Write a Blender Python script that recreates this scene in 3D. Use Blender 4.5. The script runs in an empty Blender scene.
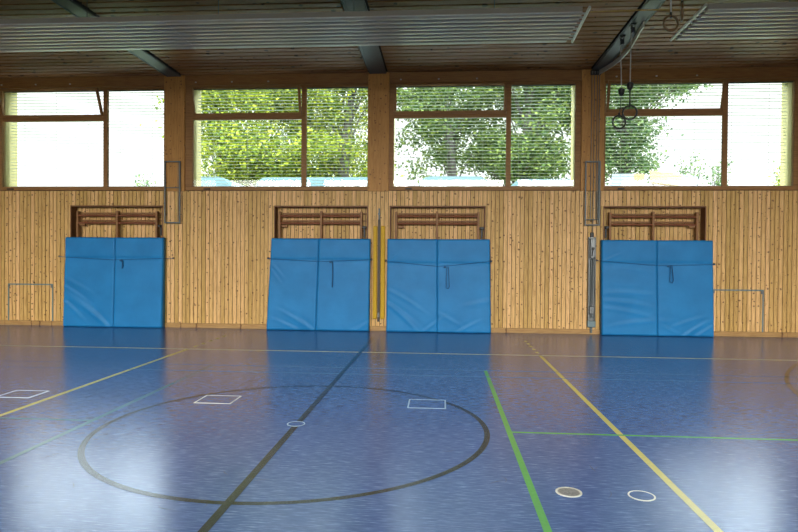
import bpy, math, random
from mathutils import Vector, Matrix, noise
PI = math.pi
random.seed(7)
scene = bpy.context.scene
COL = scene.collection

# ------------------------------------------------------------------ helpers
class MB:
    """collects shapes, then builds ONE mesh object"""
    def __init__(s): s.v = []; s.f = []; s.m = []; s.cur = 0
    def add(s, vs, fs):
        n = len(s.v); s.v += [tuple(v) for v in vs]
        s.f += [tuple(n + i for i in f) for f in fs]; s.m += [s.cur] * len(fs); return s
    def box(s, x0, x1, y0, y1, z0, z1):
        vs = [(x0,y0,z0),(x1,y0,z0),(x1,y1,z0),(x0,y1,z0),(x0,y0,z1),(x1,y0,z1),(x1,y1,z1),(x0,y1,z1)]
        return s.add(vs, [(0,3,2,1),(4,5,6,7),(0,1,5,4),(1,2,6,5),(2,3,7,6),(3,0,4,7)])
    def bbox(s, x0, x1, y0, y1, z0, z1, b=.004):
        """box with chamfered vertical + horizontal edges (rounded look)"""
        b = min(b, (x1-x0)/2.01, (y1-y0)/2.01, (z1-z0)/2.01)
        vs = []
        for z, i in ((z0, b), (z0+b, 0), (z1-b, 0), (z1, b)):
            xa, xb, ya, yb = x0+i, x1-i, y0+i, y1-i; c = b*.7 if i == 0 else b*.3
            vs += [(xa+c,ya,z),(xb-c,ya,z),(xb,ya+c,z),(xb,yb-c,z),(xb-c,yb,z),(xa+c,yb,z),(xa,yb-c,z),(xa,ya+c,z)]
        fs = [tuple(range(7,-1,-1)), tuple(range(24,32))]
        for r in range(3):
            for k in range(8):
                a = r*8+k; c = r*8+(k+1) % 8; fs.append((a, c, c+8, a+8))
        return s.add(vs, fs)
    def tube(s, pts, r, n=8, closed=False, caps=True, ry=None):
        pts = [Vector(p) for p in pts]; N = len(pts); rings = []
        up = Vector((0,0,1))
        for i, p in enumerate(pts):
            if closed: t = pts[(i+1) % N] - pts[i-1]
            else: t = pts[min(i+1, N-1)] - pts[max(i-1, 0)]
            t.normalize()
            u = t.cross(up)
            if u.length < 1e-3: u = t.cross(Vector((0,1,0)))
            u.normalize(); w = u.cross(t)
            rr = r[i] if isinstance(r, (list, tuple)) else r
            rings.append([p + u*math.cos(2*PI*k/n)*rr + w*math.sin(2*PI*k/n)*(ry or rr) for k in range(n)])
        vs = [v for g in rings for v in g]; fs = []
        for i in range(N if closed else N-1):
            j = (i+1) % N
            for k in range(n):
                l = (k+1) % n; fs.append((i*n+k, i*n+l, j*n+l, j*n+k))
        if not closed and caps: fs += [tuple(range(n-1,-1,-1)), tuple((N-1)*n+k for k in range(n))]
        return s.add(vs, fs)
    def torus(s, c, R_, r, axis='y', n=36, m=8, tilt=0):
        pts = []
        for i in range(n):
            a = 2*PI*i/n; x, z = R_*math.cos(a), R_*math.sin(a)
            d = {'y': Vector((x,0,z)), 'z': Vector((x,z,0)), 'x': Vector((0,x,z))}[axis]
            if tilt: d = Matrix.Rotation(tilt, 3, 'Z') @ d
            pts.append(Vector(c)+d)
        return s.tube(pts, r, m, closed=True)
    def disc(s, cx, cy, z, r0, r1, n=40, h=.001):
        """flat annulus with thickness"""
        vs = []; fs = []
        for k in range(n):
            a = 2*PI*k/n; c, t = math.cos(a), math.sin(a)
            vs += [(cx+r0*c,cy+r0*t,z),(cx+r1*c,cy+r1*t,z),(cx+r1*c,cy+r1*t,z+h),(cx+r0*c,cy+r0*t,z+h)]
        for k in range(n):
            a = k*4; b = ((k+1) % n)*4
            fs += [(a+3,a+2,b+2,b+3),(a+2,a+1,b+1,b+2),(a+1,a,b,b+1),(a,a+3,b+3,b)]
        return s.add(vs, fs)
    def build(s, name, mats, parent=None, smooth=False, **kw):
        me = bpy.data.meshes.new(name); me.from_pydata(s.v, [], s.f)
        for m in (mats if isinstance(mats, (list, tuple)) else [mats]): me.materials.append(m)
        me.polygons.foreach_set('material_index', s.m)
        if smooth: me.polygons.foreach_set('use_smooth', [True]*len(s.f))
        me.update()
        o = bpy.data.objects.new(name, me); COL.objects.link(o)
        if parent:
            o.parent = parent; o.matrix_parent_inverse = Matrix.Translation(parent.location).inverted() if parent.type == 'EMPTY' else Matrix()
        for k, v in kw.items(): o[k] = v
        return o
def empty(name, loc, **kw):
    o = bpy.data.objects.new(name, None); o.location = loc; o.empty_display_size = .1; COL.objects.link(o)
    for k, v in kw.items(): o[k] = v
    return o
def thing(name, loc, label, cat, group=None):
    o = empty(name, loc, label=label, category=cat)
    if group: o['group'] = group
    return o

# ------------------------------------------------------------------ materials
class NT:
    def __init__(s, name):
        s.mat = bpy.data.materials.new(name); s.mat.use_nodes = True; s.t = s.mat.node_tree
        s.b = s.t.nodes['Principled BSDF']; s.out = s.t.nodes['Material Output']
    def n(s, typ, **kw):
        o = s.t.nodes.new(typ)
        for k, v in kw.items(): setattr(o, k, v)
        return o
    def l(s, a, b): s.t.links.new(a, b)
    def val(s, sock, v):
        if hasattr(v, 'node'): s.l(v, sock)
        else: sock.default_value = v
    def math(s, op, a, b=0.0, c=None):
        o = s.n('ShaderNodeMath', operation=op); s.val(o.inputs[0], a); s.val(o.inputs[1], b)
        if c is not None: s.val(o.inputs[2], c)
        return o.outputs[0]
    def coord(s, scale=(1,1,1), kind='Object'):
        c = s.n('ShaderNodeTexCoord'); m = s.n('ShaderNodeMapping'); m.inputs['Scale'].default_value = scale
        s.l(c.outputs[kind], m.inputs['Vector']); return m.outputs['Vector']
    def noise(s, vec, scale, detail=3, rough=.5):
        o = s.n('ShaderNodeTexNoise'); o.inputs['Scale'].default_value = scale
        o.inputs['Detail'].default_value = detail; o.inputs['Roughness'].default_value = rough
        s.l(vec, o.inputs['Vector']); return o.outputs['Fac']
    def ramp(s, fac, stops):
        o = s.n('ShaderNodeValToRGB'); e = o.color_ramp.elements
        while len(e) < len(stops): e.new(.5)
        for i, (p, c) in enumerate(stops):
            e[i].position = p; e[i].color = c if len(c) == 4 else (*c, 1)
        s.l(fac, o.inputs['Fac']); return o.outputs['Color']
    def mix(s, fac, a, b, mode='MIX'):
        o = s.n('ShaderNodeMix', data_type='RGBA', blend_type=mode); s.val(o.inputs['Factor'], fac)
        for i, v in ((6, a), (7, b)):
            if hasattr(v, 'node'): s.l(v, o.inputs[i])
            else: o.inputs[i].default_value = (*v, 1) if len(v) == 3 else v
        return o.outputs[2]
    def rnd(s): return s.n('ShaderNodeNewGeometry').outputs['Random Per Island']
def flat(name, col, rough=.5, metal=0, spec=.5, var=.0, scale=30):
    t = NT(name); t.b.inputs['Roughness'].default_value = rough; t.b.inputs['Metallic'].default_value = metal
    t.b.inputs['Specular IOR Level'].default_value = spec
    v = var or .08
    nz = t.noise(t.coord(), scale, 3)
    c = t.ramp(nz, [(.3, tuple(x*(1-v) for x in col)), (.7, tuple(min(1, x*(1+v)) for x in col))])
    t.l(c, t.b.inputs['Base Color']); return t.mat
def wood(name, base, dark, knots=True, along='z', rough=.5, island=.28, kcell=6.0, spec=.3, knotcol=(.11,.045,.015)):
    t = NT(name); t.b.inputs['Roughness'].default_value = rough
    t.b.inputs['Specular IOR Level'].default_value = spec
    sc = {'z': (1,1,.07), 'x': (.07,1,1), 'y': (1,.07,1)}[along]
    r = t.rnd()
    co = t.coord(sc); off = t.n('ShaderNodeVectorMath', operation='ADD'); t.l(co, off.inputs[0])
    cb = t.n('ShaderNodeCombineXYZ'); t.l(t.math('MULTIPLY', r, 37.), cb.inputs[0]); t.l(t.math('MULTIPLY', r, 91.), cb.inputs[2]); t.l(cb.outputs[0], off.inputs[1])
    g = t.noise(off.outputs[0], 55, 4, .6)
    c = t.ramp(g, [(.32, dark), (.55, base), (.8, tuple(min(1, x*1.12) for x in base))])
    if island:
        k = t.math('MULTIPLY_ADD', r, island, 1-island*.55)
        cc = t.n('ShaderNodeCombineColor'); t.l(k, cc.inputs[0]); t.l(k, cc.inputs[1]); t.l(t.math('MULTIPLY', k, k), cc.inputs[2])
        c = t.mix(1., c, cc.outputs[0], 'MULTIPLY')
    if knots:
        v = t.n('ShaderNodeTexVoronoi', voronoi_dimensions='2D'); v.inputs['Scale'].default_value = kcell; v.inputs['Randomness'].default_value = 1
        o2 = t.n('ShaderNodeVectorMath', operation='ADD'); t.l(t.coord(), o2.inputs[0]); t.l(cb.outputs[0], o2.inputs[1])
        sv = t.n('ShaderNodeSeparateXYZ'); t.l(o2.outputs[0], sv.inputs[0]); cv = t.n('ShaderNodeCombineXYZ')
        wob = t.math('MULTIPLY_ADD', t.noise(t.coord(), 22, 2), .05, -.025); t.l(t.math('ADD', sv.outputs[0], wob), cv.inputs[0]); t.l(sv.outputs[1 if along == 'x' else 2], cv.inputs[1]); t.l(cv.outputs[0], v.inputs['Vector'])
        sp = t.n('ShaderNodeSeparateColor'); t.l(v.outputs['Color'], sp.inputs[0])
        size = t.math('MAXIMUM', t.math('MULTIPLY_ADD', sp.outputs[0], .30, -.09), .001)
        m = t.n('ShaderNodeMapRange'); m.interpolation_type = 'SMOOTHSTEP'
        t.l(v.outputs['Distance'], m.inputs['Value']); t.l(size, m.inputs['From Max']); t.l(t.math('MULTIPLY', size, .55), m.inputs['From Min'])
        m.inputs['To Min'].default_value = .85; m.inputs['To Max'].default_value = 0
        c = t.mix(m.outputs[0], c, knotcol)
    t.l(c, t.b.inputs['Base Color']); return t.mat

M = {}
M['panel'] = wood('pine_panelling', (.68,.42,.155), (.48,.27,.085), kcell=8.5, island=.42, knotcol=(.12,.05,.018))
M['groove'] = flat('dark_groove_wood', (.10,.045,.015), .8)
M['skirt'] = wood('skirting_wood', (.42,.245,.09), (.30,.16,.055), along='x', island=.1)
M['glulam'] = wood('glulam_orange_wood', (.48,.235,.055), (.37,.165,.035), island=0, kcell=9, knotcol=(.16,.07,.025))
M['frame'] = wood('window_frame_wood', (.30,.145,.042), (.22,.10,.028), knots=False, along='x', island=.1)
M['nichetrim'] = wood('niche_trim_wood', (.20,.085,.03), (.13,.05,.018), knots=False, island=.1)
M['bars'] = wood('wall_bar_wood', (.28,.135,.05), (.19,.085,.03), knots=False, along='z', island=.15)
M['rung'] = wood('rung_wood', (.26,.095,.045), (.18,.06,.028), knots=False, along='x', island=.1)
M['ceil'] = wood('ceiling_boards', (.31,.145,.048), (.20,.09,.03), along='x', island=.3, kcell=3.5, knotcol=(.05,.028,.012))
M['ceilback'] = flat('ceiling_dark_backing', (.03,.02,.014), .9)
M['beam'] = flat('grey_painted_steel', (.062,.064,.060), .45, 0, .5, .1, 9)
M['steel'] = flat('dull_steel', (.15,.16,.16), .4, .6)
M['darksteel'] = flat('dark_grey_steel', (.10,.115,.11), .45, .3)
M['railbrown'] = flat('brown_grey_rail', (.04,.03,.02), .5, .2)
M['black'] = flat('black_rubber', (.012,.012,.012), .5)
M['radiant'] = flat('light_grey_radiant_metal', (.50,.45,.34), .34, .3, .5, .05, 3)
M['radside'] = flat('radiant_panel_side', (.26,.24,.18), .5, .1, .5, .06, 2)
M['chrome'] = flat('bright_tube', (.55,.53,.46), .3, .4)
M['pipe'] = flat('yellow_brown_pipe', (.42,.25,.05), .5)
M['yellow'] = flat('yellow_padding', (.52,.31,.004), .55, 0, .3)
M['rope'] = flat('pale_rope', (.40,.38,.33), .8)
M['ringwood'] = flat('dark_ring_wood', (.02,.017,.014), .4)
M['ringbrown'] = flat('brown_ring_wood', (.16,.09,.03), .4)
M['strap'] = flat('navy_strap', (.008,.08,.20), .8)
M['render'] = flat('pale_yellow_render', (.42,.35,.15), .8)
M['dark'] = flat('dark_blind_box', (.03,.035,.03), .6)
M['slat'] = flat('light_grey_slats', (.50,.50,.46), .55, .1)
M['line_yellow'] = flat('yellow_court_paint', (.46,.39,.09), .25, 0, .40)
M['line_ypale'] = flat('pale_yellow_court_paint', (.42,.37,.18), .25, 0, .40)
M['line_green'] = flat('green_court_paint', (.08,.28,.06), .25, 0, .40)
M['line_gdull'] = flat('faded_green_court_paint', (.07,.15,.17), .25, 0, .40)
M['line_gfaint'] = flat('very_faint_green_court_paint', (.068,.14,.23), .25, 0, .40)
M['line_black'] = flat('black_court_paint', (.012,.014,.013), .25, 0, .40)
M['line_brown'] = flat('brown_court_paint', (.10,.06,.03), .25, 0, .40)
M['white'] = flat('white_marking', (.60,.58,.50), .35)
M['greyline'] = flat('grey_blue_marking', (.22,.30,.37), .35)
M['hatchedge'] = flat('blue_grey_edging', (.13,.19,.20), .45, .2)
M['grass'] = flat('lawn_ground', (.08,.12,.03), .95)
M['paleblue'] = flat('pale_blue_sheet', (.12,.19,.21), .5)
M['tentyellow'] = flat('yellow_awning', (.13,.065,.002), .7)
M['tentwhite'] = flat('pale_awning', (.07,.08,.10), .7)
M['bark'] = flat('grey_bark', (.10,.08,.07), .95, var=.3, scale=6)

def vinyl():                                   # floor
    t = NT('blue_linoleum'); t.b.inputs['Roughness'].default_value = .25
    st = t.noise(t.coord((1,9,1)), 9, 4, .6)
    c = t.ramp(st, [(.34, (.034,.066,.185)), (.50, (.044,.085,.22)), (.60, (.075,.13,.28)), (.72, (.18,.26,.42))])
    big = t.noise(t.coord((1,1,1)), .9, 3)
    c = t.mix(1., c, t.ramp(big, [(.3, (.88,.9,.92)), (.7, (1.06,1.05,1.03))]), 'MULTIPLY')
    t.l(c, t.b.inputs['Base Color'])
    fine = t.noise(t.coord((1,5,1)), 26, 3, .6)
    t.l(t.math('MULTIPLY_ADD', fine, .14, .15), t.b.inputs['Roughness'])
    bm = t.n('ShaderNodeBump'); bm.inputs['Strength'].default_value = .15; bm.inputs['Distance'].default_value = .0025
    t.l(t.noise(t.coord((1,2.2,1)), 38, 3, .6), bm.inputs['Height']); t.l(bm.outputs[0], t.b.inputs['Normal'])
    t.b.inputs['Specular IOR Level'].default_value = .45
    return t.mat
M['floor'] = vinyl()
def matcover():
    t = NT('blue_mat_vinyl'); t.b.inputs['Roughness'].default_value = .5; t.b.inputs['Specular IOR Level'].default_value = .25
    c = t.ramp(t.noise(t.coord(), 2.5, 3), [(.3, (.007,.165,.41)), (.7, (.011,.20,.48))])
    t.l(c, t.b.inputs['Base Color'])
    bm = t.n('ShaderNodeBump'); bm.inputs['Strength'].default_value = .25; bm.inputs['Distance'].default_value = .01
    t.l(t.noise(t.coord((1,1,2.2)), 5, 3), bm.inputs['Height']); t.l(bm.outputs[0], t.b.inputs['Normal'])
    return t.mat
M['mat'] = matcover()
M['seam'] = flat('mat_seam_dark_blue', (.007,.125,.33), .6)
def glass():
    t = NT('window_glass'); t.t.nodes.remove(t.b)
    tr = t.n('ShaderNodeBsdfTransparent'); tr.inputs[0].default_value = (.97,.98,.97,1)
    gl = t.n('ShaderNodeBsdfGlossy'); gl.inputs['Roughness'].default_value = .02
    fr = t.n('ShaderNodeFresnel'); fr.inputs[0].default_value = 1.35
    mx = t.n('ShaderNodeMixShader'); t.l(fr.outputs[0], mx.inputs[0]); t.l(tr.outputs[0], mx.inputs[1]); t.l(gl.outputs[0], mx.inputs[2])
    t.l(mx.outputs[0], t.out.inputs['Surface']); return t.mat
M['glass'] = glass()
def leaf(name, a, b, c):
    t = NT(name); t.b.inputs['Roughness'].default_value = .55; t.b.inputs['Specular IOR Level'].default_value = .2
    col = t.ramp(t.rnd(), [(.0, a), (.5, b), (1., c)]); t.l(col, t.b.inputs['Base Color'])
    tl = t.n('ShaderNodeBsdfTranslucent'); t.l(col, tl.inputs[0])
    mx = t.n('ShaderNodeMixShader'); mx.inputs[0].default_value = .4
    t.l(t.b.outputs[0], mx.inputs[1]); t.l(tl.outputs[0], mx.inputs[2]); t.l(mx.outputs[0], t.out.inputs['Surface']); return t.mat
M['leafy'] = leaf('yellow_green_leaves', (.05,.09,.010), (.19,.24,.02), (.58,.56,.06))
M['leafg'] = leaf('mid_green_leaves', (.03,.06,.015), (.095,.145,.032), (.28,.32,.07))
M['leafc'] = leaf('cool_green_leaves', (.035,.075,.03), (.10,.165,.055), (.27,.33,.11))

# ------------------------------------------------------------------ camera
F = 600.443
r_, u_, f_ = Vector((0.99740935, 0.07153997, 0.00752466)), Vector((-0.00838817, 0.01177753, 0.99989546)), Vector((-0.07144387, 0.9973682, -0.01234711))
cam = bpy.data.cameras.new('camera'); co = bpy.data.objects.new('camera', cam); COL.objects.link(co)
mw = Matrix((r_, u_, -f_)).transposed().to_4x4(); mw.translation = Vector((1.355, -5.519, 1.576)); co.matrix_world = mw
cam.sensor_width = 36; cam.lens = F*36/798; cam.clip_start = .05; cam.clip_end = 300
scene.camera = co

# ------------------------------------------------------------------ setting
WY = 7.48; HX = 13.8; ZC = 5.60
def S(o): o['kind'] = 'structure'; return o
fl = S(MB().box(-HX, HX, -7.6, WY+.4, -.1, 0).build('floor', M['floor']))

# columns and window openings (glass left, glass right, mullion left, mullion right)
COLS = [(-9.36,-8.88), (-4.83,-4.36), (-.27,.19), (4.27,4.74), (8.84,9.31)]
WIN = [(-13.2,-9.42,-10.8,-10.7), (-8.64,-4.85,-6.25,-6.15), (-4.19,-.28,-1.74,-1.63), (.29,4.15,2.70,2.80), (4.78,8.59,7.17,7.27), (9.42,13.2,11.7,11.8)]
WOUT = [(-13.8,-9.36), (-8.88,-4.83), (-4.36,-.27), (.19,4.27), (4.74,8.84), (9.31,13.8)]
NICHE = [(-7.02,-4.86), (-2.34,-.26), (.21,2.28), (4.75,6.86)]
ZP = 3.045
wb = MB()
# backing masonry (around the niches)
edges = [-HX] + [e for n in NICHE for e in n] + [HX]
wb.cur = 1
for i in range(0, len(edges), 2): wb.box(edges[i], edges[i+1], WY+.018, WY+.40, 0, ZP)
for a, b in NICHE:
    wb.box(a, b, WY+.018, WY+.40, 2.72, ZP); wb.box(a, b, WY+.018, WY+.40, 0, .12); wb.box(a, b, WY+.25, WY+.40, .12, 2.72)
wb.cur = 0
P = .0885
x = -HX
while x < HX:
    x0, x1 = x+.006, min(x+P-.006, HX)
    inn = [n for n in NICHE if x1 > n[0]+.02 and x0 < n[1]-.02]
    if inn:
        n = inn[0]; wb.box(x0, x1, WY, WY+.018, 2.72, ZP)
        if x0 < n[0]: wb.box(x0, n[0], WY, WY+.018, .12, 2.72)
        if x1 > n[1]: wb.box(n[1], x1, WY, WY+.018, .12, 2.72)
        wb.box(max(x0, n[0]), min(x1, n[1]), WY+.232, WY+.25, .12, 2.715)
    else: wb.box(x0, x1, WY, WY+.018, .105, ZP)
    x += P
wb.cur = 2
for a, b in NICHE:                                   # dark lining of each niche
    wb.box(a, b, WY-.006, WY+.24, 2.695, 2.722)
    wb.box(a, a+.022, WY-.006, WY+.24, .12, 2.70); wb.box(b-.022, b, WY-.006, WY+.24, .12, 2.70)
wb.cur = 1
wb.box(-HX, HX, WY+.04, WY+.13, ZP-.02, 3.07)
wf = S(wb.build('wall_front', [M['panel'], M['groove'], M['nichetrim']]))
S(MB().bbox(-HX, HX, WY-.022, WY, 0, .102, .005).build('baseboard_front', M['skirt'], None))
# outer rendered shell (reveals, lintel)
ob = MB(); prev = -HX-.2
for g in WIN:
    ob.box(prev, g[0]-.02, WY+.13, WY+.52, ZP, ZC+.3); prev = g[1]+.02
ob.box(prev, HX+.2, WY+.13, WY+.52, ZP, ZC+.3)
ob.box(-HX-.2, HX+.2, WY+.401, WY+.52, 0, ZP+.04)
for g in WIN: ob.box(g[0]-.02, g[1]+.02, WY+.13, WY+.52, 5.44, ZC+.3)
S(ob.build('wall_outer', M['render']))

def window(i, g, wo, zt=(4.618,4.765), tilt=.1, y=WY, parent_kind='structure', s=1):
    """s=+1 front wall, s=-1 mirrored for the back wall"""
    w = empty('window_%d' % i, ((wo[0]+wo[1])/2, y, ZP), kind='structure')
    def Y(a, b): return (y+s*a, y+s*b) if s > 0 else (y+s*b, y+s*a)
    f = MB()
    f.bbox(wo[0], wo[1], *Y(.012,.075), 3.062, 3.142)                           # sill rail
    f.bbox(wo[0], wo[1], *Y(-.012,.075), 5.375, ZC)                             # head board
    f.bbox(wo[0], wo[1], *Y(.012,.06), 5.31, 5.375)
    f.bbox(wo[0], g[0], *Y(.0,.07), 3.142, 5.31); f.bbox(g[1], wo[1], *Y(.0,.07), 3.142, 5.31)
    f.build('frame', M['frame'], w)
    MB().bbox(g[2], g[3], *Y(-.005,.06), 3.142, 5.31).build('mullion', M['frame'], w)
    MB().bbox(g[0], g[2], *Y(.004,.06), zt[0], zt[0]+.085).build('transom', M['frame'], w)
    MB().box(g[0], g[2], *Y(.03,.042), 3.142, zt[0]).build('glass', M['glass'], w)
    MB().box(g[3], g[1], *Y(.03,.042), 3.142, 5.31).build('glass', M['glass'], w)
    sh = MB(); z0 = zt[0]+.087; z1 = 5.345
    sh.bbox(g[0]+.005, g[2]-.005, *Y(-.01,.045), z0, z0+.06)
    sh.bbox(g[0]+.005, g[2]-.005, *Y(-.01,.045), z1-.03, z1)
    sh.bbox(g[0]+.005, g[0]+.055, *Y(-.01,.045), z0+.06, z1-.03); sh.bbox(g[2]-.055, g[2]-.005, *Y(-.01,.045), z0+.06, z1-.03)
    sh.cur = 1; sh.box(g[0]+.055, g[2]-.055, *Y(.01,.022), z0+.06, z1-.03)
    piv = Vector((0, y+s*.02, z0)); rot = Matrix.Translation(piv) @ Matrix.Rotation(s*math.atan(tilt/.65), 4, 'X') @ Matrix.Translation(-piv)
    sh.v = [tuple(rot @ Vector(v)) for v in sh.v]
    sh.build('vent_sash', [M['frame'], M['glass']], w)
    st = MB().box(g[0], g[1], *Y(.045,.06), 5.292, 5.312); st.build('seal', M['dark'], w)
    hd = MB(); hx = g[0]+.35 if i != 2 else g[0]+.22
    hd.bbox(hx-.09, hx+.05, *Y(-.03,.012), 3.075, 3.10); hd.build('handle', M['black'], w)
    for k in range(3):
        cx = wo[0]+(wo[1]-wo[0])*(.06+.2*k)
        c = MB(); c.bbox(cx-.018, cx+.018, *Y(-.03,-.012), 5.43, 5.455); c.build('clip', M['chrome'], w)
    return w
TILT = [.05, .26, .17, .05, .17, .05]
for i, (g, wo) in enumerate(zip(WIN, WOUT)): window(i+1, g, wo, tilt=TILT[i])
for k, (a, b) in enumerate(COLS): S(MB().bbox(a, b, WY-.035, WY+.13, ZP-.01, ZC, .006).build('trim_%d' % (k+1), M['glulam']))

# external venetian blinds (front windows in view)
def blind(g, n, label):
    t = thing('venetian_blind', ((g[0]+g[1])/2, WY+.27, 3.16), label, 'blind', 'external venetian blinds over the gym windows')
    b = MB(); z = 5.31; y0 = WY+.27
    while z > 3.19:
        for (ya, za), (yb, zb) in (((-.031,-.0005),(0,.0005)), ((0,.0005),(.031,-.0005))):
            b.add([(g[0]+.01,y0+ya,z+za),(g[1]-.01,y0+ya,z+za),(g[1]-.01,y0+yb,z+zb),(g[0]+.01,y0+yb,z+zb),
                   (g[0]+.01,y0+ya,z+za+.001),(g[1]-.01,y0+ya,z+za+.001),(g[1]-.01,y0+yb,z+zb+.001),(g[0]+.01,y0+yb,z+zb+.001)],
                  [(0,3,2,1),(4,5,6,7),(0,1,5,4),(1,2,6,5),(2,3,7,6),(3,0,4,7)])
        z -= .0715
    b.build('slats', M['slat'], t)
    MB().bbox(g[0]+.01, g[1]-.01, y0-.04, y0+.04, 3.16, 3.178).build('bottom_rail', M['slat'], t)
    MB().bbox(g[0], g[1], y0-.05, y0+.05, 5.355, 5.43).build('head_rail', M['dark'], t)
    for k in range(n):
        x = g[0]+(g[1]-g[0])*(k+.5)/n
        MB().tube([(x, y0-.041, 3.17), (x, y0-.041, 5.37)], .0025, 5).build('cord', M['slat'], t)
BL = ['external slatted blind over the leftmost window, behind the wide open vent sash',
      'external slatted blind over the window left of the central column, before yellow-green tree',
      'external slatted blind over the window right of the central column, before dense tree',
      'external slatted blind over the rightmost window, behind the hanging gym rings']
for i in range(4): blind(WIN[i+1], 5, BL[i])

# ceiling
cb_ = MB(); cb_.cur = 1; cb_.box(-HX, HX, -7.6, WY+.4, ZC+.06, ZC+.2); cb_.cur = 0
BX = [(-9.30,-8.94), (-4.78,-4.44), (-.25,.12), (4.47,4.75), (8.90,9.24)]
y = WY-.02
while y > -7.5:
    segs = [-HX] + [q for b in BX for q in (b[0]-.035, b[1]+.035)] + [HX]
    for k in range(0, len(segs), 2): cb_.box(segs[k], segs[k+1], y-.150, y, ZC, ZC+.05)
    y -= .2
S(cb_.build('ceiling', [M['ceil'], M['ceilback']]))
def beam(k, lab):
    a, b = BX[k]; m = MB()
    m.bbox(a, b, -7.5, WY-.03, ZC-.03, ZC-.005, .004); m.box(a+.05, b-.05, -7.5, WY-.03, ZC-.005, ZC+.06)
    m.bbox(a+.02, a+.045, -7.5, WY-.05, ZC-.04, ZC-.028, .003); m.bbox(b-.045, b-.02, -7.5, WY-.05, ZC-.04, ZC-.028, .003)
    o = m.build('ceiling_beam', M['beam']); o['label'] = lab; o['category'] = 'beam'; o['group'] = 'grey steel beams under the board ceiling'; return o
beam(1, 'grey steel ceiling beam meeting the column beside the leftmost window')
beam(2, 'grey steel ceiling beam meeting the central wooden column')
b3 = beam(3, 'grey steel ceiling beam carrying the pulleys of the hanging gym rings')
m = MB(); pts = [(4.60,7.40),(4.67,7.16),(4.74,6.85),(4.785,6.5),(4.79,6.1),(4.77,5.76),(4.73,5.4),(4.69,5.1),(4.67,4.8)]
N = len(pts)
vs = []
for (px, py) in pts: vs += [(px,py,5.47),(px+.02,py,5.47),(px+.02,py,5.56),(px,py,5.56)]
fs = [(0,1,2,3), tuple((N-1)*4+k for k in (3,2,1,0))]
for i in range(N-1):
    for k in range(4): fs.append((i*4+k, (i+1)*4+k, (i+1)*4+(k+1) % 4, i*4+(k+1) % 4))
m.add(vs, fs); 
m.build('curved_flange', M['radiant'], b3, label='curved lighter steel flange near the wall end')
beam(0, 'grey steel ceiling beam left of the leftmost window'); beam(4, 'grey steel ceiling beam right of the rightmost window')

# side and back walls
S(MB().box(-HX-.2, -HX, -7.6, WY+.4, 0, ZC+.2).build('wall_left', M['panel']))
S(MB().box(HX, HX+.2, -7.6, WY+.4, 0, ZC+.2).build('wall_right', M['panel']))
bw = MB(); BY = -7.48
bw.box(-HX, HX, BY-.12, BY, 0, ZP)
prev = -HX
for a, b in WOUT: bw.box(prev, a, BY-.12, BY, ZP, ZC+.06) if a > prev else None; prev = b
S(bw.build('wall_back', M['panel']))
for i, (g, wo) in enumerate(zip(WIN, WOUT)): window(i+7, g, wo, tilt=.02, y=BY, s=-1)

# ------------------------------------------------------------------ floor markings (parts of the floor)
H = .0012
def fline(x0, x1, y0, y1, mat, lab, z=0.0, name='court_line'):
    MB().box(x0, x1, y0, y1, z, z+H).build(name, M[mat], fl, label=lab)
fline(-HX, HX, 4.45, 4.50, 'line_ypale', 'pale yellow sideline along the wall')
for sx, nm in ((-1, 'left'), (1, 'right')):
    fline(sx*2.975-.027, sx*2.975+.027, -4.5, 4.45, 'line_yellow', 'yellow attack line on the %s' % nm)
    for k in range(5):
        yy = 4.72+k*.35; fline(sx*2.975-.027, sx*2.975+.027, yy, yy+.14, 'line_yellow', 'short yellow dash', name='line_dash')
    fline(sx*1.98-.025, sx*1.98+.025, -3.05, 3.05, 'line_green' if sx > 0 else 'line_gdull', 'green service line on the %s' % nm)
    fline(min(sx*1.98, sx*6.7), max(sx*1.98, sx*6.7), -.018, .018, 'line_green' if sx > 0 else 'line_gdull', 'thin green centre line on the %s' % nm, .0002)
for yy in (2.57, 3.03): fline(-6.7, 6.7, yy-.014, yy+.014, 'line_gfaint', 'faint green court line', .0002)
fline(-.03, .03, -7.3, 6.3, 'line_black', 'black halfway line', .0016)
MB().disc(0, 0, .0003, 1.75, 1.80, 120, .001).build('centre_circle', M['line_black'], fl, label='black centre circle')
for c in (11.5, -11.5):
    a = MB(); vs = []; fs = []; n = 60
    for k in range(n+1):
        an = -PI/2*1.0 + PI*k/n; ca, sa = math.cos(an)*(-1 if c > 0 else 1), math.sin(an)
        for rr in (6.20, 6.25): vs += [(c+rr*ca, rr*sa, .0004), (c+rr*ca, rr*sa, .0014)]
    for k in range(n):
        q = k*4; fs += [(q+1,q+3,q+7,q+5), (q,q+1,q+5,q+4), (q+2,q+6,q+7,q+3)]
    a.add(vs, fs); a.build('court_arc', M['line_brown'], fl, label='brown three-point arc')
sm = MB()
for k in range(46):
    cx = random.uniform(-3.0, -.9) if k < 30 else random.uniform(-.8, 2.6); cy = random.uniform(-2.2, -.2)
    an = random.uniform(0, PI); L = random.uniform(.02, .08); bend = random.uniform(-.5, .5); w = random.uniform(.002, .005)
    vs = []
    for j in range(5):
        t = (j-2)/2; px = cx+math.cos(an+bend*t)*L*t; py = cy+math.sin(an+bend*t)*L*t
        ww = w*(1-.8*abs(t)); nx, ny = -math.sin(an+bend*t), math.cos(an+bend*t)
        vs += [(px-nx*ww, py-ny*ww, .0009), (px+nx*ww, py+ny*ww, .0009)]
    sm.add(vs, [(2*j, 2*j+1, 2*j+3, 2*j+2) if ((Vector(vs[1])-Vector(vs[0])).cross(Vector(vs[2])-Vector(vs[0]))).z > 0 else (2*j, 2*j+2, 2*j+3, 2*j+1) for j in range(4)])
M['scuff'] = flat('dark_scuff', (.03,.04,.06), .7, 0, .1)
sm.build('scuff_marks', M['scuff'], fl, kind='stuff')

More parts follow.
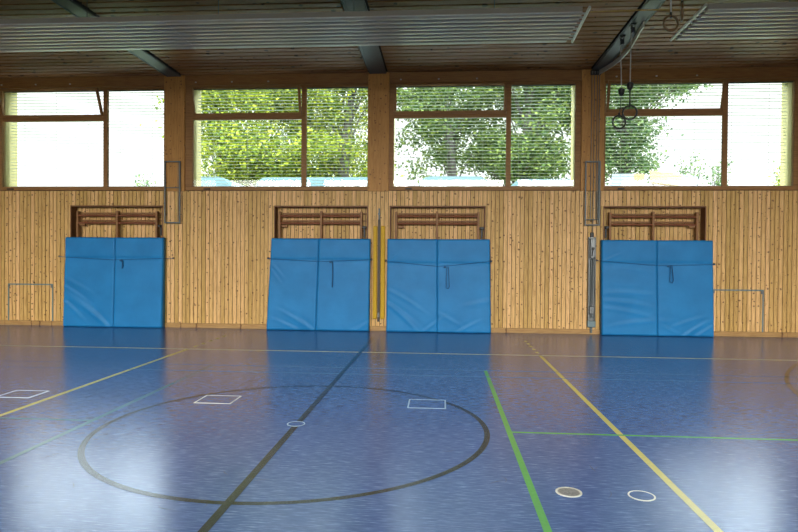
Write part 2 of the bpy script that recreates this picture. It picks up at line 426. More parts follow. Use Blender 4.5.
def hatch(x0, x1, y0, y1, mat, label):
    t = thing('floor_hatch', ((x0+x1)/2, (y0+y1)/2, 0), label, 'floor hatch'); m = MB(); w = .015
    m.box(x0, x1, y0, y0+w, 0, .0028); m.box(x0, x1, y1-w, y1, 0, .0028); m.box(x0, x0+w, y0+w, y1-w, 0, .0028); m.box(x1-w, x1, y0+w, y1-w, 0, .0028)
    m.build('frame', M[mat], t); MB().box(x0+w, x1-w, y0+w, y1-w, 0, .0018).build('lid', M['floor'], t)
hatch(-3.60, -3.20, .80, 1.16, 'white', 'square floor hatch with pale outline beside the left yellow line')
hatch(-1.31, -.90, .77, 1.14, 'white', 'square floor hatch with bright white outline inside the circle, left of the halfway line')
hatch(1.00, 1.41, .79, 1.18, 'greyline', 'square floor hatch with grey-blue outline inside the circle, right of the halfway line')
M['lid'] = flat('grey_metal_lid', (.28,.26,.25), .35, .6, var=.3, scale=60)
def socket(cx, cy, r, mr, ml, label, z=0, w=.014):
    t = thing('floor_socket', (cx, cy, z), label, 'floor socket')
    MB().disc(cx, cy, z, r-w, r, 40, .004).build('ring', M[mr], t)
    l = MB(); l.disc(cx, cy, z, .0, r-w-.001, 40, .003)
    if ml == 'lid': l.bbox(cx-.03, cx+.03, cy-.006, cy+.006, .003, .0045, .001)
    l.build('cover', M[ml], t)
socket(2.225, -1.395, .088, 'white', 'lid', 'round floor socket with white ring and grey metal cover')
socket(2.70, -1.415, .088, 'white', 'floor', 'round floor socket with white ring and blue cover', w=.010)
socket(-.01, .06, .085, 'greyline', 'floor', 'round floor socket at the middle of the centre circle', .003, .009)

# ------------------------------------------------------------------ mats
def crash_mat(xb0, xb1, xt0, xt1, seam, zs, seed, folds, label):
    """xb: bottom left/right, xt: top left/right, seam: fraction"""
    rnd = random.Random(seed); H_ = 2.0
    t = thing('crash_mat', ((xb0+xb1)/2, 7.40, 0), label, 'crash mat', 'blue crash mats leaning against the panelled wall')
    yb = WY-.03
    def front(u, v):                               # u 0..1 across, v 0..1 up
        z = v*H_
        y = 7.325 - .04*max(0, (zs-z)/zs)
        ds = abs(z-zs(u) if callable(zs) else z-zs)
        y += .012*math.exp(-(ds/.03)**2) + (0.004*math.exp(-(ds/.12)**2))
        for (cu, cv, ang, L, W, A) in folds:       # diagonal creases
            dx, dz = (u-cu)*2.25, z-cv
            a = dx*math.cos(ang)+dz*math.sin(ang); b = -dx*math.sin(ang)+dz*math.cos(ang)
            b += .12*a*a
            y -= A*math.exp(-(b/W)**2)*math.exp(-(a/L)**2) - .6*A*math.exp(-((b-W*1.5)/W)**2)*math.exp(-(a/L)**2)
        y += .006*noise.noise(Vector((u*4+seed*3, v*3, 1.7)))
        e = min((u)*2.25, (1-u)*2.25); ez = min(z, H_-z); r = .03
        for q in (e, ez):
            if q < r: y += r-math.sqrt(max(0, r*r-(r-q)**2))
        return y
    def pad(u0, u1):
        nx, nz = 56, 84; m = MB(); vs = []; fs = []
        for j in range(nz+1):
            v = j/nz; 
            for i in range(nx+1):
                k = i/nx; k2 = .5-.5*math.cos(PI*k) if False else k
                u = u0+(u1-u0)*k2
                xl = xb0+(xt0-xb0)*v; xr = xb1+(xt1-xb1)*v
                x = xl+(xr-xl)*u
                y = front(u, v)
                d = min(abs(u-seam), 1)*2.25
                if d < .02: y += .014*(1-d/.02)
                vs.append((x, y, max(.002, v*H_+.006*noise.noise(Vector((u*3, seed, 0)))*(v > .98))))
        n0 = len(vs)
        for j in range(nz+1):
            for i in range(nx+1):
                x, y, z = vs[j*(nx+1)+i]; vs.append((x, yb, z))
        W_ = nx+1
        for j in range(nz):
            for i in range(nx):
                a = j*W_+i; fs += [(a, a+1, a+W_+1, a+W_), (n0+a+W_, n0+a+W_+1, n0+a+1, n0+a)]
        for i in range(nx): fs += [(i+1, i, n0+i, n0+i+1), (nz*W_+i, nz*W_+i+1, n0+nz*W_+i+1, n0+nz*W_+i)]
        for j in range(nz):
            a = j*W_; fs += [(a, a+W_, n0+a+W_, n0+a)]; a += nx; fs += [(a+W_, a, n0+a, n0+a+W_)]
        m.add(vs, fs); o = m.build('pad', M['mat'], t, smooth=True)
        return o
    pad(0, seam-.001); pad(seam+.001, 1)
    s = MB(); pts = []
    for j in range(31):
        v = j/30; xl = xb0+(xt0-xb0)*v; xr = xb1+(xt1-xb1)*v
        pts.append((xl+(xr-xl)*seam, front(seam, v)+.008, .01+v*(H_-.015)))
    s.tube(pts, .0035, 6); s.build('seam', M['seam'], t)
    return t, front
def strap(x0, x1, z0, zm, z1, tail_x, tail_len, label, loop=False, over=.12):
    t = thing('retaining_strap', ((x0+x1)/2, WY, zm), label, 'strap', 'dark straps holding the blue mats to the wall')
    pts = [(x0-over, WY-.03, z0+.01), (x0-.03, 7.36, z0)]
    n = 24
    for i in range(n+1):
        k = i/n; xx = x0+(x1-x0)*k
        z = (z0+(zm-z0)*min(1, k/.5)) if k < .5 else zm+(z1-zm)*(k-.5)/.5
        z -= .0
        pts.append((xx, 7.320, z))
    pts += [(x1+.03, 7.36, z1), (x1+over, WY-.03, z1+.01)]
    MB().tube(pts, .006, 6).build('cord', M['strap'], t)
    T = MB(); zz = zm+.0
    if loop: T.tube([(tail_x,7.30,zz), (tail_x-.01,7.285,zz-tail_len*.5), (tail_x-.015,7.275,zz-tail_len), (tail_x+.03,7.27,zz-tail_len-.03), (tail_x+.055,7.275,zz-tail_len+.02), (tail_x+.045,7.285,zz-tail_len*.5), (tail_x+.03,7.30,zz)], .008, 6)
    else: T.tube([(tail_x,7.30,zz), (tail_x+.004,7.29,zz-tail_len*.5), (tail_x,7.275,zz-tail_len)], .012, 6)
    T.build('hanging_tail', M['strap'], t)
    K = MB(); K.bbox(tail_x-.07, tail_x-.02, 7.288, 7.306, zz-.03, zz+.01, .006); K.build('buckle', M['strap'], t)
    for xx, z in ((x0-over, z0+.01), (x1+over, z1+.01)):
        h = MB(); h.torus((xx, WY-.028, z), .018, .005, 'y', 14, 6); h.tube([(xx, WY, z+.0), (xx, WY-.03, z)], .006, 6); h.build('hook', M['black'], t)
def pxu(px, a, b): return (px-a)/(b-a)
A = .011
crash_mat(-7.085, -4.80, -7.055, -4.79, .515, 1.53, 1, [(.12,.75,-.55,.5,.045,A), (.22,.5,-.6,.55,.05,A*1.2), (.3,.3,-.65,.5,.045,A*1.1), (.42,.12,-.8,.35,.04,A), (.1,1.0,-.45,.4,.04,A*.6), (.08,.45,-.7,.35,.04,A), (.8,1.2,.3,.4,.1,A*.3)],
          'leftmost blue crash mat on the wall, with long slanting creases at its lower left')
crash_mat(-2.453, -0.204, -2.364, -0.189, .485, 1.53, 2, [(.32,.2,-.55,.4,.04,A), (.25,.07,-.45,.35,.035,A), (.42,.08,-.75,.3,.035,A*.8), (.93,.1,.6,.25,.03,A), (.88,.08,.5,.25,.03,A*.7), (.07,1.33,-.8,.2,.03,A*.7), (.06,1.2,-.9,.2,.03,A*.5)],
          'blue crash mat directly left of the yellow wall padding, slanting left edge')
crash_mat(0.168, 2.403, 0.178, 2.368, .49, 1.47, 3, [(.06,1.6,.7,.14,.02,A*.8), (.15,.75,-.5,.45,.04,A), (.12,.45,-.6,.5,.045,A*1.1), (.2,.25,-.75,.45,.04,A), (.42,.12,.65,.3,.035,A), (.75,.1,.5,.3,.035,A*.8), (.9,.65,.2,.35,.06,A*.5), (.6,.3,-.5,.3,.04,A*.5)],
          'blue crash mat directly right of the yellow wall padding, strap sagging at its middle')
crash_mat(4.70, 6.975, 4.69, 6.95, .50, 1.51, 4, [(.08,1.62,.45,.2,.025,A*.7), (.25,.9,-.05,.5,.05,A*.7), (.22,.7,-.12,.5,.045,A), (.25,.5,-.2,.5,.045,A), (.35,.3,.1,.5,.05,A*.7), (.3,1.38,-.1,.3,.04,A*.5), (.8,.12,.6,.3,.035,A), (.9,.1,.6,.25,.03,A), (.75,.3,.35,.3,.04,A*.6), (.6,.15,-.5,.25,.035,A*.7)],
          'rightmost blue crash mat on the wall, beside the grey wall winch')
strap(-7.10, -4.78, 1.56, 1.50, 1.54, -5.70, .19, 'dark strap across the leftmost blue mat, running on to the wall at both ends', over=.17)
strap(-2.42, -.21, 1.555, 1.50, 1.545, -1.00, .55, 'dark strap with a long hanging tail across the mat left of the yellow padding', over=.04)
strap(.17, 2.38, 1.52, 1.41, 1.53, 1.46, .44, 'sagging dark strap with a hanging loop across the mat right of the yellow padding', loop=True, over=.03)
strap(4.67, 6.97, 1.56, 1.47, 1.50, 6.08, .33, 'dark strap with a short hanging loop across the rightmost blue mat', loop=True, over=.05)

# ------------------------------------------------------------------ wall bars in the niches
def wall_bars(a, b, ups, zr, knob, label):
    t = thing('wall_bars', ((a+b)/2, WY+.16, .12), label, 'wall bars', 'folded wooden wall bars in the wall niches')
    for i, x in enumerate(ups):
        w = .024
        MB().bbox(x-w, x+w, WY+.06, WY+.17, .121, 2.60 if i != 1 else 2.61, .008).build('upright', M['bars'], t)
    for z in zr:
        for x0, x1 in ((ups[0]+.025, ups[1]-.025), (ups[1]+.025, ups[2]-.025)):
            m = MB(); m.tube([(x0, WY+.09, z), (x1, WY+.09, z)], .026, 12, ry=.022); m.build('rung', M['rung'], t)
        MB().bbox(ups[0]+.05, ups[2]+(.1 if b-ups[2] > .15 else 0), WY+.172, WY+.20, z+.04, z+.075, .004).build('back_rail', M['bars'], t)
    m = MB()
    kx, kz, sx = knob
    m.bbox(kx-.06, kx+.06, WY+.06, WY+.12, kz-.02, kz+.03, .01); m.tube([(kx+sx*.01, WY+.09, kz), (kx+sx*.01, WY-.0, kz)], .03, 10)
    m.bbox(kx-.02, kx+.02, WY+.08, WY+.11, kz-.22, kz, .004)
    m.build('catch', M['black'], t, label='black metal catch')
    m = MB(); ox = ups[0] if abs(kx-ups[2]) < .4 else ups[2]; d = 1 if ox == ups[0] else -1
    m.bbox(min(ox+d*.04, ox+d*.17), max(ox+d*.04, ox+d*.17), WY+.08, WY+.14, kz+.0, kz+.06, .01); m.build('block', M['bars'], t, label='small orange wooden block')
wall_bars(-7.02, -4.86, (-6.90,-5.97,-5.05), (2.50,2.335), (-4.95,2.27,-1), 'wall bars in the niche above the leftmost blue mat')
wall_bars(-2.34, -.26, (-2.24,-1.31,-.42), (2.50,2.34), (-.35,2.25,1), 'wall bars in the niche above the mat left of the yellow padding')
wall_bars(.21, 2.28, (.35,1.24,2.13), (2.50,2.34), (2.205,2.24,1), 'wall bars in the niche above the mat right of the yellow padding')
wall_bars(4.75, 6.86, (4.915,5.81,6.71), (2.50,2.335), (4.83,2.27,1), 'wall bars in the niche above the rightmost blue mat')

# ------------------------------------------------------------------ yellow padded rail
t = thing('padded_post_rail', (-.01, WY, .2), 'grey steel rail between two narrow yellow pads on the wall below the central column', 'post rail')
MB().bbox(-.135, -.052, WY-.06, WY, .26, 2.28, .015).build('pad', M['yellow'], t, label='yellow pad strip on the left')
MB().bbox(.028, .118, WY-.06, WY, .26, 2.28, .015).build('pad', M['yellow'], t, label='yellow pad strip on the right')
m = MB(); m.bbox(-.04, .016, WY-.03, WY, .20, 2.42, .004); m.build('rail', M['railbrown'], t)
m = MB(); m.bbox(-.03, .004, WY-.045, WY, 2.42, 2.66, .004); m.bbox(-.04, .014, WY-.055, WY-.02, 2.52, 2.56, .004); m.build('top_bracket', M['darksteel'], t)
m = MB(); m.bbox(-.035, .011, WY-.055, WY-.03, .30, .40, .006); m.tube([(-.012,WY-.055,.36),(-.012,WY-.08,.36)], .012, 8); m.build('catch', M['steel'], t)

# wall winch
t = thing('wall_winch', (4.51, WY, .1), 'tall narrow grey metal wall winch beside the rightmost blue mat', 'winch')
m = MB(); m.bbox(4.44, 4.455, WY-.07, WY, .16, 2.06, .003); m.bbox(4.575, 4.59, WY-.07, WY, .16, 2.06, .003); m.bbox(4.455, 4.575, WY-.02, WY, .16, 2.06, .003); m.build('channel', M['steel'], t)
m = MB(); m.bbox(4.47, 4.565, WY-.10, WY-.02, 1.62, 2.03, .01); m.build('gear_box', M['steel'], t)
m = MB(); m.tube([(4.52, WY-.10, 1.82), (4.52, WY-.13, 1.82)], .03, 12); m.tube([(4.52, WY-.125, 1.82), (4.50, WY-.13, 1.66)], .01, 8); m.build('crank', M['black'], t)
m = MB(); m.tube([(4.495, WY-.05, .35), (4.495, WY-.05, 1.62)], .011, 8); m.tube([(4.535, WY-.05, .35), (4.53, WY-.055, 1.0), (4.54, WY-.05, 1.62)], .014, 8); m.build('drive_rod', M['darksteel'], t)
m = MB(); m.bbox(4.47, 4.56, WY-.09, WY-.02, .44, .60, .008); m.build('clamp', M['steel'], t)
m = MB(); m.bbox(4.43, 4.60, WY-.085, WY, .155, .29, .008); m.build('foot_box', M['hatchedge'], t, label='blue-grey foot box')
m = MB(); m.bbox(4.49, 4.54, WY-.05, WY, .03, .155, .004); m.tube([(4.515, WY-.05, .09), (4.515, WY-.08, .09)], .02, 8); m.build('bolt', M['darksteel'], t)
m = MB(); m.bbox(4.48, 4.55, WY-.05, WY, 2.06, 2.16, .006); m.build('top_pulley', M['black'], t)

# slim steel frames hung on the columns
def hung_frame(x0, x1, z0, z1, bars, label):
    y = WY-.075; t = thing('cable_guard', ((x0+x1)/2, y, z0), label, 'metal frame', 'slim upright steel frames on the wall columns')
    w = .03; m = MB()
    m.bbox(x0, x0+w, y-.013, y+.013, z0, z1); m.bbox(x1-w, x1, y-.013, y+.013, z0, z1)
    m.bbox(x0+w, x1-w, y-.013, y+.013, z0, z0+w); m.bbox(x0+w, x1-w, y-.013, y+.013, z1-w, z1); m.build('frame', M['darksteel'], t)
    for z in bars: MB().bbox(x0+w, x1-w, y-.008, y+.008, z, z+.018).build('crossbar', M['darksteel'], t)
    MB().tube([(x1-.055, y, z0+w), (x1-.055, y, z1-w)], .005, 6).build('inner_rod', M['steel'], t)
    for z in (z0+.2, z1-.15):
        for xx in (x0+w/2, x1-w/2): MB().tube([(xx, y, z), (xx, WY-.03 if z > ZP else WY, z)], .008, 6).build('stand_off', M['darksteel'], t)
hung_frame(-4.80, -4.43, 2.32, 3.70, [3.10], 'slim grey steel frame on the column right of the leftmost window')
hung_frame(4.345, 4.665, 2.30, 3.66, [2.42], 'slim grey steel frame around cables on the column left of the rightmost window')
for k, x in enumerate((4.47, 4.525, 4.585, 4.63)):
    zt = ZC-.06; o = MB().tube([(x, WY-.055, 2.16 if k == 1 else 2.45), (x, WY-.055, zt)], .0075, 6).build('steel_cable', M['darksteel'])
    o['label'] = ('leftmost of the four upright cables on the column left of the rightmost window', 'second from left of the four upright cables above the wall winch',
                  'third from left of the four upright cables on the winch column', 'rightmost of the four upright cables on the winch column')[k]
    o['category'] = 'cable'; o['group'] = 'upright cables running up the column to the beam'
t = thing('cable_pulley_box', (4.55, WY-.08, ZC-.06), 'black pulley box where the upright cables meet the ceiling beam', 'pulley')
m = MB(); m.bbox(4.44, 4.66, WY-.10, WY-.036, ZC-.13, ZC-.032, .01); m.build('housing', M['black'], t)
for x in (4.47, 4.525, 4.585, 4.63): MB().tube([(x-.012, WY-.105, ZC-.09), (x+.012, WY-.105, ZC-.09)], .03, 12).build('wheel', M['darksteel'], t)

# wall hatches with metal edging
def wall_hatch(x0, x1, z1, label, hook):
    t = thing('wall_hatch', ((x0+x1)/2, WY, .1), label, 'wall hatch', 'hatches in the panelling with thin metal edging'); m = MB(); w = .03; y0 = WY-.008
    m.bbox(x0, x1, y0, WY, z1-w, z1, .002); m.bbox(x0, x0+w, y0, WY, .104, z1-w, .002); m.bbox(x1-w, x1, y0, WY, .104, z1-w, .002); m.build('edging', M['hatchedge'], t)
    MB().bbox(x0, x0+.05, y0-.003, WY, z1-.08, z1-.03, .002).build('hinge', M['steel'], t); MB().bbox(x1-.06, x1, y0-.003, WY, z1-.09, z1-.03, .002).build('hinge', M['steel'], t)
    if hook is not None:
        m = MB(); m.tube([(hook, WY-.005, z1+.02), (hook-.005, WY-.05, z1+.03), (hook-.01, WY-.05, z1+.075)], .009, 6); m.build('hook', M['black'], t)
wall_hatch(-8.50, -7.42, .945, 'wall hatch with thin grey edging left of the leftmost blue mat', -7.86)
wall_hatch(7.00, 8.04, .985, 'wall hatch with thin blue-grey edging right of the rightmost blue mat', None)

# ------------------------------------------------------------------ radiant ceiling panels
def radiant(x0, x1, ends, covers, label, tube_x, tube_dx):
    t = thing('radiant_heating_panel', ((x0+x1)/2, 4.04, 5.15), label, 'radiant panel', 'suspended corrugated radiant heating panels')
    ya, yb, z = 3.46, 4.64, 5.205
    prof = []; n = 8; p = (yb-ya)/n
    prof.append((ya-.0, z+.06)); prof.append((ya-.0, z-.005)); prof.append((ya+.012, z-.012))
    for k in range(n):
        c = ya+p*(k+.5)
        for a in range(9):
            an = PI*a/8; prof.append((c-.052*math.cos(an), z-.012-.022*math.sin(an)))
        if k < n-1: prof += [(c+.0525, z+.04), (c+p-.0525, z+.04)]
    prof += [(yb-.012, z-.012), (yb, z-.005), (yb, z+.06)]
    m = MB(); N = len(prof)
    vs = [(x0, a, b) for a, b in prof]+[(x1, a, b) for a, b in prof]
    top = len(vs); vs += [(x0, a, max(b, z+.04)+.012) for a, b in prof]+[(x1, a, max(b, z+.04)+.012) for a, b in prof]
    fs = []
    for i in range(N-1): fs += [(i, i+1, N+i+1, N+i), (top+i, top+N+i, top+N+i+1, top+i+1)]
    for i in range(N-1): fs += [(i, top+i, top+i+1, i+1), (N+i, N+i+1, top+N+i+1, top+N+i)]
    m.add(vs, fs); m.build('corrugated_sheet', M['radiant'], t)
    m = MB(); m.bbox(x0, x1, ya-.012, ya-.0, z-.01, z+.07, .003); m.build('side_skirt', M['radside'], t)
    m = MB(); m.bbox(x0, x1, ya-.018, ya+.004, z-.022, z-.008, .003); m.bbox(x0, x1, yb-.006, yb+.014, z-.022, z-.006, .003); m.build('edge_strip', M['chrome'], t)
    for c in covers:
        m = MB()
        for k in range(n):
            cc = ya+p*(k+.5); m.tube([(c-.09, cc, z-.012), (c+.09, cc, z-.012)], .054, 10, ry=.026)
        m.box(c-.09, c+.09, ya, yb, z-.001, z+.003); m.build('joint_cover', M['radiant'], t)
    m = MB(); m.tube([(tube_x, ya-.14, z+.0), (tube_x+tube_dx, yb+.06, z-.0)], .022, 10); m.build('collector_tube', M['chrome'], t)
    for k in range(n):
        cc = ya+p*(k+.5); e = x1 if tube_x > x1 else x0; MB().tube([(e, cc, z), (tube_x+tube_dx*.5, cc, z)], .014, 6).build('connecting_pipe', M['chrome'], t)
    xh = math.ceil(x0/2.1)*2.1
    while xh < x1:
        for yy in (ya+.06, yb-.06): MB().tube([(xh, yy, z+.01), (xh, yy, ZC)], .006, 6).build('hanger', M['darksteel'], t)
        xh += 2.1
radiant(-12.9, 3.37, None, (-6.4,-3.75,-3.0,.0), 'long corrugated metal radiant panel spanning the upper left below the ceiling', 3.44, .045)
radiant(5.14, 13.2, None, (5.95,), 'corrugated metal radiant panel hanging right of the gym rings', 5.06, .02)
o = MB().tube([(3.50, 3.52, 5.22), (4.3, 3.52, 5.23), (5.02, 3.52, 5.22)], .011, 8).build('connecting_pipe', M['pipe'])
o['label'] = 'thin yellow-brown pipe linking the two radiant panels below the ceiling'; o['category'] = 'pipe'

# ------------------------------------------------------------------ gym rings
def ring(x, y, z, zk, R_, rot, wm, label, slack=0):
    t = thing('gymnastic_ring', (x, y, z-R_), label, 'gym ring', 'wooden gym rings hanging from the ceiling beam')
    MB().torus((x, y, z), R_, .017, 'y', 36, 8, tilt=rot).build('ring', wm, t, smooth=True)
    zt = z+R_+.0
    m = MB(); m.tube([(x, y, zt-.02), (x+slack*.3, y, zt+.05), (x+slack, y, zk-.03)], .012, 6, ry=.005); m.build('strap', M['black'] if zk < 4.8 else M['rope'], t)
    m = MB(); m.tube([(x, y, zt-.025), (x, y, zt+.05)], .017, 8); m.build('buckle', M['black'], t)
    m = MB(); m.tube([(x+slack, y, zk-.08), (x+slack, y, zk-.04), (x+slack, y, zk+.03), (x+slack, y, zk+.055)], [.02,.05,.06,.03], 12); m.build('stopper', M['black'], t)
    m = MB(); m.tube([(x+slack, y, zk+.05), (x+.01, y, ZC-.12)], .009, 6); m.build('rope', M['rope'], t)
def pulley(x, y, label):
    t = thing('rope_pulley', (x, y, ZC-.04), label, 'pulley', 'black rope pulleys under the ceiling beam')
    m = MB(); m.bbox(x-.045, x+.045, y-.05, y+.05, ZC-.055, ZC-.031, .004); m.bbox(x-.03, x-.02, y-.035, y+.035, ZC-.19, ZC-.055, .003); m.bbox(x+.02, x+.03, y-.035, y+.035, ZC-.19, ZC-.055, .003); m.build('bracket', M['black'], t)
    m = MB(); m.tube([(x-.017, y, ZC-.13), (x+.017, y, ZC-.13)], .045, 14); m.build('wheel', M['black'], t)
ring(4.485, 5.48, 4.04, 4.585, .115, .1, M['ringwood'], 'dark gym ring hanging lower, left of its twin, before the window', slack=.035)
ring(4.50, 4.92, 4.075, 4.53, .115, -.1, M['ringwood'], 'dark gym ring hanging higher, right of its twin, before the window')
ring(4.42, 2.9, 4.79, 5.25, .10, .15, M['ringbrown'], 'brown gym ring facing us at the top edge, left of the right radiant panel')
ring(4.49, 2.7, 4.86, 5.3, .10, 1.25, M['ringbrown'], 'brown gym ring seen edge-on at the top, touching the right radiant panel')
pulley(4.52, 5.48, 'black pulley on the beam above the lower dark gym ring')
pulley(4.535, 4.92, 'black pulley on the beam above the higher dark gym ring')
pulley(4.52, 2.9, 'black pulley on the beam above the brown gym ring that faces us')
pulley(4.55, 2.7, 'black pulley on the beam above the brown edge-on gym ring')

# ------------------------------------------------------------------ outside
GZ = 2.4
S(MB().box(-60, 60, WY+.53, 70, GZ-.1, GZ).build('ground', M['grass']))
def tree(x, y, h, crowns, n_clust, per, mat, seed, label, trunk_r=.22, bare=2.3, leafs=(.09,.17)):
    rnd = random.Random(seed); t = thing('tree', (x, y, GZ), label, 'tree', 'leafy trees outside the windows')
    m = MB(); pts = []; n = 9
    for i in range(n):
        k = i/(n-1); pts.append((x+.25*math.sin(k*3+seed), y+.2*math.sin(k*2.2+seed*2), GZ+k*h*.85))
    m.tube(pts, [trunk_r*(1-.75*i/(n-1)) for i in range(n)], 10)
    ends = []
    for cx, cy, cz, rx, rz in crowns:
        for _ in range(max(1, int(n_clust*1.25)//len(crowns))):
            while True:
                d = Vector((rnd.uniform(-1,1), rnd.uniform(-1,1), rnd.uniform(-1,1)))
                if .15 < d.length < 1: break
            ends.append(Vector((x+cx+d.x*rx, y+cy+d.y*min(rx, 2.2), cz+d.z*rz)))
    for e in ends[::4]:
        k = min(n-2, max(1, int((e.z-GZ-1)/(h*.85)*(n-1)*.8))); p0 = Vector(pts[k]); md = p0.lerp(e, .5)+Vector((0,0,.3))
        m.tube([p0, md, e], [trunk_r*.2, trunk_r*.1, .01], 5)
    m.build('trunk', M['bark'], t)
    L = MB(); vs = []; fs = []
    for e in ends:
        rc = rnd.uniform(.35, .75)
        for _ in range(int(per*2.2)):
            p = e+Vector((rnd.gauss(0,rc*.6), rnd.gauss(0,rc*.6), rnd.gauss(0,rc*.42)))
            a = Vector((rnd.uniform(-1,1), rnd.uniform(-1,1), rnd.uniform(-.9,.5))).normalized()
            b = a.cross(Vector((rnd.uniform(-1,1), rnd.uniform(-1,1), rnd.uniform(-1,1)))).normalized(); c = a.cross(b)
            s = rnd.uniform(*leafs); w = s*.36; q = len(vs)
            vs += [p, p+a*s*.45+b*w+c*w*.3, p+a*s, p+a*s*.45-b*w+c*w*.3]; fs += [(q, q+1, q+2), (q, q+2, q+3)]
    L.add(vs, fs); L.build('foliage', M[mat], t); return t
tree(-6.6, 16.0, 7.5, [(0,0,6.9,1.9,2.6), (1.0,.3,8.2,2.2,2.0), (.9,0,5.2,2.0,1.0)], 95, 95, 'leafy', 3, 'yellow-green tree at the left half of the window left of the central column')
tree(-2.3, 17.2, 9.5, [(0,.5,7.8,2.0,2.8), (-1.6,0,7.2,1.2,1.6), (-.5,-.3,5.3,2.2,.9), (.8,.3,8.8,1.3,1.4)], 105, 95, 'leafy', 5, 'tree with thick grey trunk seen just left of the central column', .28)
tree(1.6, 17.0, 8.5, [(0,0,6.6,1.9,2.2), (.4,.4,8.0,2.2,1.8)], 62, 95, 'leafg', 8, 'mid-green tree with sky gaps just right of the central column')
tree(4.4, 16.6, 9.0, [(0,0,6.9,2.1,2.6), (.7,.3,8.2,2.0,1.9), (-.4,0,5.2,1.8,.8)], 100, 95, 'leafg', 11, 'dense dark-trunked tree at the right half of the window right of the central column', .26)
tree(8.0, 17.5, 8.5, [(-.4,0,7.8,1.9,1.5), (-.3,0,6.0,1.5,1.5), (1.0,0,8.6,2.3,.8)], 85, 90, 'leafc', 14, 'green tree at the left side of the rightmost window, behind the gym rings')
def shrub(x, y, top, w, mat, seed, label):
    rnd = random.Random(seed); t = thing('shrub', (x, y, GZ), label, 'shrub'); m = MB(); vs = []; fs = []
    st = []
    for k in range(9):
        e = Vector((x+rnd.uniform(-w, w), y+rnd.uniform(-.3,.3), GZ+(top-GZ)*rnd.uniform(.75, 1))); m.tube([(x+rnd.uniform(-.1,.1), y, GZ), ((x+e.x)/2, y, (GZ+e.z)/2+.1), e], [.03,.02,.006], 5); st.append(e)
    m.build('stems', M['bark'], t)
    for e in st:
        for _ in range(60):
            p = Vector((x, y, GZ)).lerp(e, rnd.uniform(.35, 1.0))+Vector((rnd.gauss(0,.13), rnd.gauss(0,.13), rnd.gauss(0,.1)))
            a = Vector((rnd.uniform(-1,1), rnd.uniform(-1,1), rnd.uniform(-.5,1))).normalized(); b = a.cross(Vector((rnd.uniform(-1,1), rnd.uniform(-1,1), 0.3))).normalized()
            s = rnd.uniform(.07,.13); q = len(vs); vs += [p, p+a*s*.5+b*s*.3, p+a*s, p+a*s*.5-b*s*.3]; fs += [(q,q+1,q+2),(q,q+2,q+3)]
    L = MB(); L.add(vs, fs); L.build('foliage', M[mat], t)
shrub(-9.75, 17, 4.85, .5, 'leafc', 31, 'low green shrub top at the lower right of the leftmost window')
shrub(10.3, 17, 5.5, .3, 'leafc', 32, 'slender green shrub in the lower middle of the rightmost window')
shrub(11.3, 17, 5.25, .4, 'leafc', 34, 'bushier green shrub near the mullion of the rightmost window')
shrub(13.5, 17, 5.15, .2, 'leafy', 33, 'small lone shrub at the lower right of the rightmost window')
# pale blue shelters
def shelter(x0, x1, y, top, label, posts):
    t = thing('shelter', ((x0+x1)/2, y, GZ), label, 'shelter'); m = MB(); n = 8; r = .35
    prof = [(x0, top-.75)]+[(x0+r-r*math.cos(PI/2*k/n), top-r+r*math.sin(PI/2*k/n)) for k in range(n+1)]+[(x1-r+r*math.sin(PI/2*k/n), top-r+r*math.cos(PI/2*k/n)) for k in range(n+1)]+[(x1, top-.75)]
    N = len(prof); vs = [(a, y, b) for a, b in prof]+[(a, y+2.2, b) for a, b in prof]
    m.add(vs, [tuple(range(N)), tuple(range(2*N-1, N-1, -1))]+[(i, N+i, N+i+1, i+1) for i in range(N-1)]+[(N-1, 2*N-1, N, 0)])
    m.build('roof', M['paleblue'], t)
    for k in range(posts):
        x = x0+.25+(x1-x0-.5)*k/(posts-1)
        for yy in (y+.15, y+2.05): MB().tube([(x, yy, GZ), (x, yy, top-.74)], .05, 8).build('post', M['steel'], t)
    return t
shelter(-6.3, -5.0, 12, 3.98, 'pale blue roofed shelter at the lower left corner of the yellow-green tree window', 2)
shelter(-4.2, -.45, 12, 3.96, 'long pale blue roofed shelter low behind the window left of the central column', 4)
shelter(.65, 2.7, 12, 3.98, 'pale blue roofed shelter with rounded corner low behind the window right of the central column', 3)
shelter(3.3, 5.7, 12, 3.89, 'pale blue roofed shelter under the dense tree right of the mullion', 3)
def awning(x0, x1, y, zl, zr, mats, label):
    t = thing('awning', ((x0+x1)/2, y, GZ), label, 'awning'); n = len(mats)
    for k, mt in enumerate(mats):
        a0, a1 = k/n, (k+1)/n; xa, xb = x0+(x1-x0)*a0, x0+(x1-x0)*a1; za, zb = zl+(zr-zl)*a0, zl+(zr-zl)*a1
        m = MB(); m.add([(xa,y,za-.55),(xb,y,zb-.55),(xb+.5,y+1.6,zb+.0),(xa+.5,y+1.6,za+.0),(xa,y,za-.6),(xb,y,zb-.6),(xb+.5,y+1.6,zb-.05),(xa+.5,y+1.6,za-.05)],
              [(0,1,2,3),(7,6,5,4),(0,4,5,1),(1,5,6,2),(2,6,7,3),(3,7,4,0)]); m.build('stripe', M[mt], t)
    for x in (x0+.1, x1-.1): MB().tube([(x, y+.1, GZ), (x, y+.1, zl-.59)], .03, 6).build('pole', M['steel'], t)
awning(6.0, 6.95, 11.6, 4.2, 4.2, ['tentwhite','tentwhite','tentyellow'], 'pale awning with yellow edge, left of the pair behind the gym ring window')
awning(7.1, 8.5, 11.6, 4.3, 4.12, ['tentyellow','tentyellow','tentwhite'], 'yellow awning with pale edge, right of the pair behind the gym ring window')

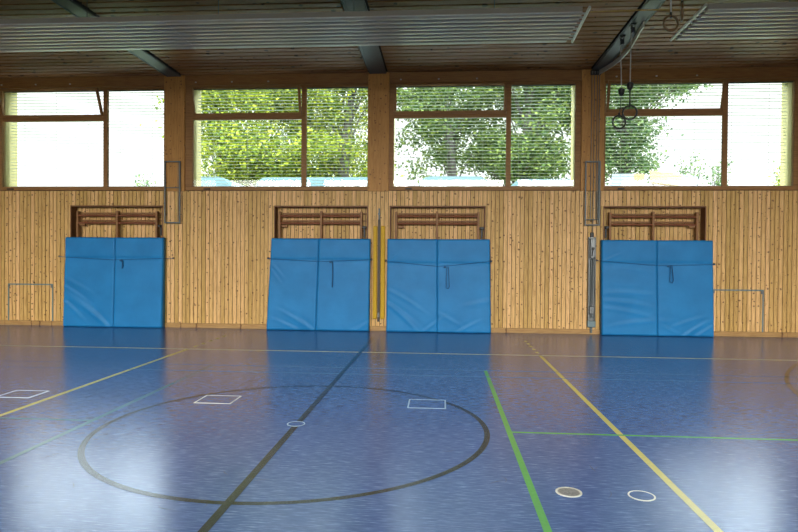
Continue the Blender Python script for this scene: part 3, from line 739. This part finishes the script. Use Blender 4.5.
# ------------------------------------------------------------------ light
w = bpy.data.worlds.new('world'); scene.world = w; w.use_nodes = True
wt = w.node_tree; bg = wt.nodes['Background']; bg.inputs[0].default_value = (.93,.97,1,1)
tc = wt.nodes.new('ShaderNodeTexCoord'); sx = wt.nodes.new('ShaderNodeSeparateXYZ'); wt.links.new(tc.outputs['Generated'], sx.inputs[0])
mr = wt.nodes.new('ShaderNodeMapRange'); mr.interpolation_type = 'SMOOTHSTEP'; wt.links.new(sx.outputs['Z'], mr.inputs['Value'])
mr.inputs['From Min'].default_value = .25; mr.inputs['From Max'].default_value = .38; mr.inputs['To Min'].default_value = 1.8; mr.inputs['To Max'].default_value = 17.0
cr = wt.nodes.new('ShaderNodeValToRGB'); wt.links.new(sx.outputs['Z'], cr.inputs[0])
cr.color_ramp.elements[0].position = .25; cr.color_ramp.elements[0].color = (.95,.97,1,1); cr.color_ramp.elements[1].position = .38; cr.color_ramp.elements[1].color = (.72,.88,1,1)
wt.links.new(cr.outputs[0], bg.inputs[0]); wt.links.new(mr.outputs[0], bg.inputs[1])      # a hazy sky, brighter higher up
sun = bpy.data.lights.new('sun', 'SUN'); sun.energy = 5.0; sun.angle = .02; sun.color = (1,.93,.80)
so = bpy.data.objects.new('sun', sun); COL.objects.link(so); so.rotation_euler = Vector((1,-.04,-.62)).to_track_quat('-Z', 'Y').to_euler()
for i, g in enumerate(WIN):                          # added lamps outside the unseen back windows, standing in for daylight, aimed at the front wall
    a = bpy.data.lights.new('back_window_fill', 'AREA'); a.shape = 'RECTANGLE'; a.size = g[1]-g[0]; a.size_y = 2.1; a.energy = 145; a.spread = math.radians(58); a.color = (1,.96,.90)
    ao = bpy.data.objects.new('back_window_fill', a); COL.objects.link(ao); ao.location = ((g[0]+g[1])/2, BY-.2, 4.25)
    ao.rotation_euler = (math.radians(90-23), 0, 0)
scene.view_settings.view_transform = 'Standard'; scene.view_settings.look = 'None'; scene.view_settings.gamma = 1
scene.view_settings.exposure = 0; scene.view_settings.use_curve_mapping = False
scene.cycles.use_denoising = True; scene.cycles.max_bounces = 8; scene.cycles.transparent_max_bounces = 12
scene.cycles.sample_clamp_indirect = 6
